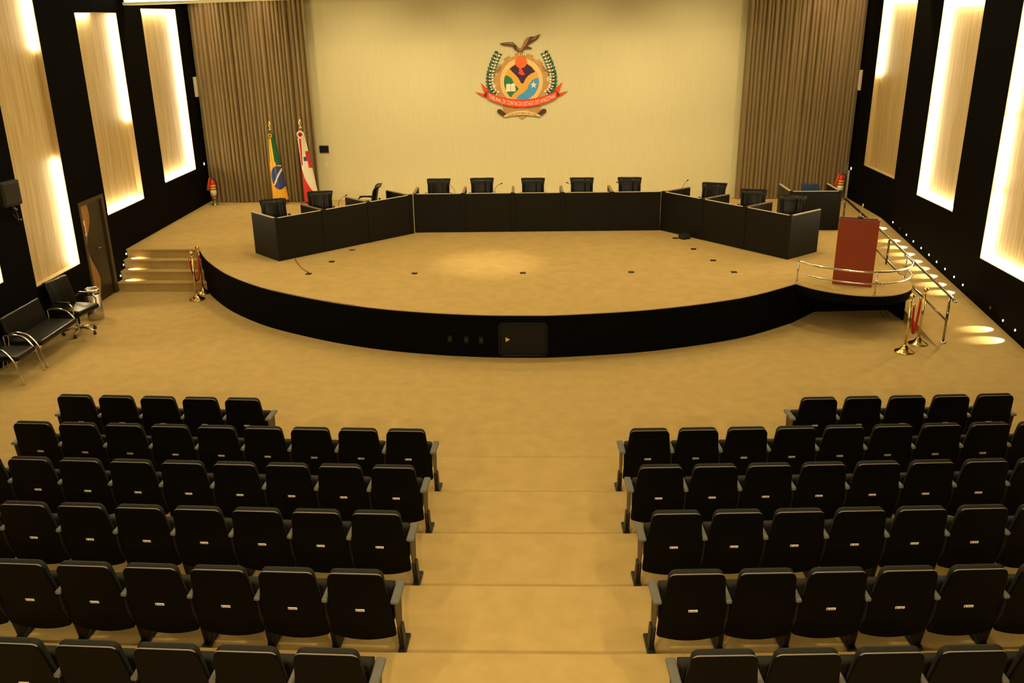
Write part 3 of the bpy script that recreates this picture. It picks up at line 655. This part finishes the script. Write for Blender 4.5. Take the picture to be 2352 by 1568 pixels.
# ------------------------------------------------------------------ extinguishers
def extinguisher(x, y, rz, label):
    t = thing('fire_extinguisher', label, 'fire extinguisher', (x, y, H), rz, 'fire extinguishers by the curtains')
    MB().lathe([(.09, 0), (.09, .02), (.02, .03), (.02, .18), (.08, .19), (.08, .21)], 18).build('stand', M_steel, t)
    b = MB().lathe([(.07, .21), (.082, .225), (.082, .57), (.075, .61), (.05, .645), (.025, .66), (.025, .69)], 20).build('cylinder', M_red, t)
    MB().lathe([(.0828, .25), (.0828, .40)], 20).build('white_label', M_white, b)
    MB().lathe([(.0828, .42), (.0828, .47)], 20).build('yellow_label', M_yellow, b)
    MB().lathe([(.0828, .49), (.0828, .54)], 20).build('yellow_label', M_yellow, b)
    MB().rbox(-.05, .02, -.012, .012, .69, .70, .003).rbox(-.055, .015, -.012, .012, .715, .725, .003).rbox(-.015, .015, -.015, .015, .68, .72, .004).build('valve_lever', M_steel, t)
    MB().tube(catmull([(.02, 0, .70), (.10, -.02, .66), (.12, -.03, .5), (.11, -.03, .3), (.09, -.04, .2)], 4), .014, 8).build('hose', M_blackpl, t)
    m = MB(); m.M = Matrix.Translation((-.13, -.02, .40)) @ Matrix.Rotation(R(12), 4, 'Y'); m.lathe([(.05, 0), (.03, .2), (.018, .3), (.018, .32)], 14); m.build('horn', M_orange, t)
extinguisher(-8.66, 23.55, 0, 'red fire extinguisher on the floor at the left curtain edge')
extinguisher(7.86, 23.6, 0, 'red fire extinguisher at the right curtain edge behind the corner desk')

# ------------------------------------------------------------------ wall fittings on the cream wall
t = thing('control_panel', 'small black wall control screen on the cream wall beside the left curtain', 'control panel', (-5.74, YW, 2.12))
MB().rbox(-.125, .125, -.03, 0, -.095, .095, .006).build('case', M_blackpl, t); MB().box(-.105, .105, -.033, -.029, -.075, .075).build('screen', M_screen, t)
MB().box(.122, .132, -.02, 0, -.095, .095).build('side_edge', M_ivory, t)
t = thing('wall_switch', 'pale switch plate below the black control screen on the cream wall', 'switch', (-5.73, YW, 1.69))
MB().rbox(-.04, .04, -.012, 0, -.06, .06, .004).build('plate', M_white, t); MB().rbox(-.012, .012, -.018, -.01, -.022, .022, .003).build('rocker', M_ivory, t)
t = thing('wall_socket', 'pale socket plate low on the cream wall behind the left desks', 'socket', (-4.84, YW, .9))
MB().rbox(-.035, .035, -.012, 0, -.055, .055, .004).build('plate', M_white, t); MB().rbox(-.015, .015, -.016, -.01, -.02, .02, .003).build('socket_face', M_ivory, t)

# ------------------------------------------------------------------ flags
M_fgreen = mat('flag_green', (.01, .13, .05), .7); M_fyellow = mat('flag_yellow', (.85, .45, .03), .7); M_fblue = mat('flag_blue', (.03, .05, .22), .7)
M_fwhite = mat('flag_white', (.8, .76, .66), .7); M_fred = mat('flag_red', (.6, .02, .02), .7); M_fdark = mat('rosette_dark', (.05, .01, .05), .7)
def pole(t, z1):
    MB().lathe([(.17, 0), (.17, .03), (.05, .06), (.03, .12)], 20).build('flag_base', M_capwood, t)
    MB().lathe([(.016, .06), (.016, z1)], 10).build('flag_pole', M_capwood, t)
    MB().lathe([(.018, z1), (.045, z1 + .03), (.045, z1 + .05), (.015, z1 + .08), (.015, z1 + .10), (.04, z1 + .15), (.035, z1 + .19), (.004, z1 + .30)], 14).build('spear_finial', M_brass, t)
def cloth(t, zt, zb, w0, w1, x_off, colour, mats, seed):
    nu, nv = 96, 220
    def shape(u, v):                                           # v: 0 top .. 1 bottom
        w = w0 + (w1 - w0)*v**.8
        a = u*2*PI
        x = x_off(v) + math.cos(a)*w*.5; d = .45*w + .012*math.sin(5*a + 2*v + seed) + .008*math.sin(9*a + 4*v)
        return (x, -math.sin(a)*d*(1 if math.sin(a) > 0 else .6), zt + (zb - zt)*v + .02*math.sin(a)*v)
    m = MB(); m.grid(shape, nu, nv, True)
    k = 0; mi = []
    for j in range(nv - 1):
        for i in range(nu):
            a = (i + .5)/nu*2*PI; mi.append(colour(math.cos(a), math.sin(a) > 0, (j + .5)/nv))
    m.m = mi
    return m.build('flag_cloth', mats, t)
def rosette(t, z, r, outer, ring, centre):
    b = MB(); 
    pts = [((r*(1 + .08*math.cos(10*q)))*math.cos(q), (r*(1 + .08*math.cos(10*q)))*math.sin(q)) for q in [2*PI*k/40 for k in range(40)]]
    o = b.prism(pts, (0, -.06, z), (1, 0, 0), (0, 0, 1), (0, -1, 0), 0, .02).build('rosette', outer, t)
    MB().prism([(r*.6*math.cos(2*PI*k/20), r*.6*math.sin(2*PI*k/20)) for k in range(20)], (0, -.06, z), (1, 0, 0), (0, 0, 1), (0, -1, 0), .02, .028).build('rosette_ring', ring, o)
    MB().prism([(r*.3*math.cos(2*PI*k/16), r*.3*math.sin(2*PI*k/16)) for k in range(16)], (0, -.06, z), (1, 0, 0), (0, 0, 1), (0, -1, 0), .028, .034).build('rosette_centre', centre, o)
# green and yellow flag
t = thing('flag', 'furled green and yellow flag with a blue disc before the left curtain', 'flag', (-7.0, 23.66, H), 0, 'flags before the left curtain'); pole(t, 1.9)
def colA(c, fr, v):
    if v < .42:
        return 1 if (-.75 < c < .15) else 0
    xx = c*(.25 + .75*v); yy = (v - .66)
    rr = ((xx - .28)/.95)**2 + (yy/.2)**2
    if rr < .80 and c > -.97:
        lin = (v - .66)*3.1 + xx*.75 - .1
        return 3 if abs(lin) < .08 and rr < .72 else 2
    if v < .47 and c > .35: return 0
    return 1
cloth(t, 1.84, .12, .13, .42, lambda v: .0 + .10*v, colA, [M_fgreen, M_fyellow, M_fblue, M_fwhite], 1)
rosette(t, 1.80, .085, M_fgreen, M_fyellow, M_fdark)
# red and white flag
t = thing('flag', 'furled red and white flag with a white rosette before the left curtain', 'flag', (-6.16, 23.5, H), 0, 'flags before the left curtain'); pole(t, 1.96)
def colB(c, fr, v):
    if v < .34: return 1 if c < .35 else (0 if v > .26 else 1)
    if v < .40: return 2 if c > -.2 and c < .4 else (0 if c > .4 else 1)
    edge_ = -1.0 + (v - .50)*5.2 + .25*math.sin(6*v)
    if c < edge_ : return 0
    if v < .50 and c > .5: return 0
    return 1
cloth(t, 1.88, .08, .11, .40, lambda v: .015 + .13*v, colB, [M_fred, M_fwhite, M_fblue], 4)
rosette(t, 1.84, .095, M_fwhite, M_fred, M_fdark)
o = MB().prism([(-.075, 1.76), (.055, 1.76), (.03, 1.02), (-.035, 1.02)], (0, -.10, 0), (1, 0, 0), (0, 0, 1), (0, -1, 0), 0, .01).build('streamer', M_fwhite, t)
MB().prism([(-.038, 1.74), (.02, 1.74), (.0, 1.06), (-.028, 1.06)], (0, -.10, 0), (1, 0, 0), (0, 0, 1), (0, -1, 0), .01, .014).build('streamer_stripe', M_fred, o)

# ------------------------------------------------------------------ emblem on the cream wall
EK = .001712
em = thing('wall_emblem', 'large painted coat of arms with eagle and red banner on the cream wall', 'emblem', (-.445, YW, 3.86))
def E2(p): return ((p[0] - 900)*EK, (800 - p[1])*EK)
def flat(name, polys, m, d0, d1, parent=em):
    b = MB()
    for p in polys: b.prism([E2(q) for q in p], (0, 0, 0), (1, 0, 0), (0, 0, 1), (0, -1, 0), d0, d1)
    return b.build(name, m, parent)
def ell(cx, cy, rx, ry, n=48, a0=0, a1=2*PI): return [(cx + rx*math.cos(a0 + (a1 - a0)*k/n), cy + ry*math.sin(a0 + (a1 - a0)*k/n)) for k in range(n)]
E_tan = tex(mat('emblem_tan', (.55, .3, .1), .5), 6, (.5, .27, .09), (.6, .35, .13)); E_cream = mat('emblem_cream', (.85, .66, .34), .5); E_brown = mat('emblem_brown', (.075, .03, .012), .6)
E_mid = mat('emblem_mid_brown', (.34, .17, .07), .6); E_purple = mat('emblem_purple', (.04, .009, .06), .6); E_yel = mat('emblem_yellow', (.78, .42, .07), .5)
E_green = mat('emblem_green', (.012, .2, .08), .5); E_blue = mat('emblem_blue', (.06, .33, .80), .5); E_wht = mat('emblem_white', (.88, .84, .72), .5); E_red = mat('emblem_red', (.78, .06, .015), .5); E_dred = mat('emblem_dark_red', (.22, .012, .008), .5); E_or = mat('emblem_orange', (.80, .15, .03), .5); E_leaf = mat('emblem_leaf', (.01, .13, .07), .5); E_dleaf = mat('emblem_dark_leaf', (.012, .03, .018), .5)
gear = []
for k in range(14):
    a = 2*PI*k/14
    for da, rr in ((-.14, 388), (-.12, 424), (.12, 424), (.14, 388)): gear.append((895 + rr*math.cos(a + da + .12), 835 + rr*math.sin(a + da + .12)))
flat('gear', [gear], E_tan, 0, .02)
flat('bracket', [[(600, 1150), (1200, 1150), (1185, 1260), (1120, 1330), (990, 1335), (905, 1390), (820, 1335), (690, 1330), (620, 1260)]], E_tan, 0, .018)
flat('oval_ring', [ell(900, 830, 322, 335)], E_cream, .02, .03)
b = MB(); 
for k in range(56):
    a = 2*PI*k/56; c = (900 + 296*math.cos(a), 830 + 307*math.sin(a)); b.prism([E2(q) for q in ell(c[0], c[1], 9, 9, 8)], (0, 0, 0), (1, 0, 0), (0, 0, 1), (0, -1, 0), .03, .034)
b.build('ring_beads', E_yel, em)
sh = flat('shield', [ell(900, 832, 268, 280)], E_yel, .03, .036)
flat('purple_field', [[(722, 645), (760, 615), (830, 572), (900, 556), (980, 573), (1050, 620), (1108, 690), (1050, 712), (995, 750), (955, 800), (932, 850), (912, 862), (888, 845), (860, 790), (815, 735), (765, 690)]], E_purple, .036, .04, sh)
flat('green_field', [[(655, 740), (690, 742), (730, 765), (760, 795), (775, 832), (800, 872), (858, 932), (838, 962), (782, 1000), (735, 1062), (690, 1010), (650, 930), (634, 850), (640, 780)]], E_green, .036, .04, sh)
flat('blue_field', [[(1158, 775), (1100, 788), (1050, 822), (1012, 872), (985, 940), (930, 990), (862, 1030), (820, 1078), (900, 1105), (1000, 1085), (1090, 1020), (1150, 920), (1167, 840)]], E_blue, .036, .04, sh)
flat('star', [[(1083 + (54 if k % 2 == 0 else 22)*math.sin(PI*k/5), 882 - (54 if k % 2 == 0 else 22)*math.cos(PI*k/5)) for k in range(10)]], E_wht, .04, .046, sh)
bk = flat('book', [[(668, 868), (700, 858), (735, 868), (770, 852), (800, 860), (810, 970), (735, 972), (660, 978)]], E_wht, .04, .045, sh)
flat('book_spine', [[(732, 872), (738, 872), (738, 970), (732, 970)]], E_tan, .045, .047, sh)
flat('sphere', [ell(895, 548, 89, 89)], E_or, .04, .055)
flat('red_cap', [[(855, 640), (900, 636), (930, 690), (955, 732), (900, 738), (852, 708), (870, 680)]], E_red, .04, .05)
eg = flat('eagle', [[(580, 280), (640, 268), (720, 262), (780, 266), (830, 312), (862, 345), (890, 352), (915, 320), (940, 260), (985, 202), (1040, 188), (1100, 188), (1188, 150), (1150, 215), (1090, 255), (1020, 292), (985, 320), (1062, 348), (1050, 360), (960, 358), (930, 385), (915, 420), (862, 420), (842, 385), (800, 368), (770, 322), (690, 312), (620, 302)]], E_brown, .03, .06)
flat('eagle_breast', [[(828, 320), (862, 347), (892, 354), (916, 322), (942, 262), (986, 206), (1030, 192), (1005, 240), (975, 300), (935, 345), (905, 392), (860, 385), (838, 355)]], E_mid, .06, .064, eg)
flat('feather_band', [[(600, 280), (720, 272), (775, 275), (800, 300), (700, 290)], [(1030, 235), (1100, 200), (1160, 175), (1100, 225)]], E_mid, .06, .062, eg)
flat('talons', [[(872, 400), (882, 400), (876, 458), (862, 455)], [(894, 405), (904, 405), (905, 458), (893, 458)], [(920, 400), (930, 398), (938, 455), (925, 458)]], E_cream, .045, .066)
M_flw = E_wht
for s in (-1, 1):
    mx = (lambda u: u) if s < 0 else (lambda u: 1800 - u)
    st = [(548, 1010), (480, 950), (445, 870), (438, 780), (452, 680), (485, 580), (520, 490), (568, 400)]
    P = catmull([(a, b2, 0) for a, b2 in st], 8)
    br = thing_part = MB().tube([(E2((mx(p.x), p.y))[0], -.03, E2((mx(p.x), p.y))[1]) for p in P], .006, 6).build('laurel_branch', E_tan, em)
    lf, ld, fl = [], [], []
    for k in range(1, 15):
        i = int((k - .3)/15*(len(P) - 1)); p = P[i]; tn = (P[i + 1] - P[i - 1]).normalized(); nr = Vector((tn.y, -tn.x, 0))
        if nr.x > 0: nr = -nr
        def leafp(side, L, wd, ang):
            d = (tn*math.cos(ang) + nr*side*math.sin(ang)); q = Vector((-d.y, d.x, 0))
            return [(mx(p.x + d.x*a + q.x*b2), p.y + d.y*a + q.y*b2) for a, b2 in ((5, 0), (L*.35, wd), (L*.7, wd*.8), (L, 0), (L*.7, -wd*.8), (L*.35, -wd))]
        lf.append(leafp(1, 108 - 2*k, 27, .95)); ld.append(leafp(1, 74, 14, .5))
        lf.append(leafp(-1, 78 if k > 6 else 34, 20, .85))
        fl.append(leafp(-1, 46, 15, 1.15)); fl.append(leafp(1, 42, 12, 1.35))
    for l in lf: flat('leaf', [l], E_leaf, .012, .024, br)
    for l in ld: flat('leaf', [l], E_dleaf, .024, .028, br)
    for l in fl: flat('blossom', [l], E_wht, .028, .034, br)
    sc_ = [(470, 740), (500, 690), (560, 690), (585, 640), (600, 600), (560, 610), (540, 650), (500, 655)]
    flat('scroll', [[(mx(a), b2) for a, b2 in sc_]], E_mid, .02, .03)
    for q in ([(380, 1060), (318, 1040), (335, 1000), (400, 950), (420, 1000)],): flat('banner_fold', [[(mx(a), b2) for a, b2 in q]], E_dred, .04, .046)
    flat('banner_tail', [[(mx(a), b2) for a, b2 in q] for q in ([(283, 842), (385, 938), (390, 985), (330, 975)], [(195, 972), (300, 998), (345, 1005), (372, 1068), (290, 1035)])], E_red, .03, .04)
    cu = [(520, 1255), (545, 1232), (585, 1235), (640, 1290), (690, 1320), (650, 1352), (590, 1325), (535, 1290)]
    flat('scroll_end', [[(mx(a), b2) for a, b2 in cu]], E_brown, .03, .045)
def par(u, v0, k): return v0 - k*(u - 905)**2
us = [375 + (1435 - 375)*k/28 for k in range(29)]
bn = flat('banner', [[(u, par(u, 1092, 4.3e-4)) for u in us] + [(u, par(u, 1208, 4.7e-4)) for u in reversed(us)]], E_red, .05, .062)
ur = [628 + (1185 - 628)*k/16 for k in range(17)]
rb = flat('ribbon', [[(u, 1258 + 1.15e-3*(u - 905)**2*.8) for u in ur] + [(u, 1322 + 1.0e-3*(u - 905)**2*.35) for u in reversed(ur)]], E_cream, .045, .052)
flat('ribbon_mark', [[(850, 1218), (955, 1218), (955, 1228), (850, 1228)]], E_cream, .02, .026)
def text_part(name, s, m, parent, u0, u1, cap, vfun, d):
    cu = bpy.data.curves.new('t', 'FONT'); cu.body = s; cu.size = 1; cu.extrude = 0
    o = bpy.data.objects.new('t', cu); COL.objects.link(o); dg = bpy.context.evaluated_depsgraph_get(); me = bpy.data.meshes.new_from_object(o.evaluated_get(dg))
    bpy.data.objects.remove(o); bpy.data.curves.remove(cu)
    xs_ = [v.co.x for v in me.vertices]; ys = [v.co.y for v in me.vertices]; x0, x1, y1 = min(xs_), max(xs_), .69
    for v in me.vertices:
        u = u0 + (v.co.x - x0)/(x1 - x0)*(u1 - u0); vv = vfun(u) - v.co.y/y1*cap
        a, c = E2((u, vv)); v.co = Vector((a, -d, c))
    me.materials.append(m); p = bpy.data.objects.new(name, me); COL.objects.link(p); p.parent = parent; return p
text_part('lettering', 'TRIBUNAL DE CONTAS DO ESTADO DO AMAZONAS', E_wht, bn, 400, 1412, 62, lambda u: par(u, 1184, 4.6e-4), .064)
text_part('lettering', '14 DE OUTUBRO DE 1950', E_brown, rb, 690, 1125, 30, lambda u: 1310 + 6.5e-4*(u - 905)**2, .054)
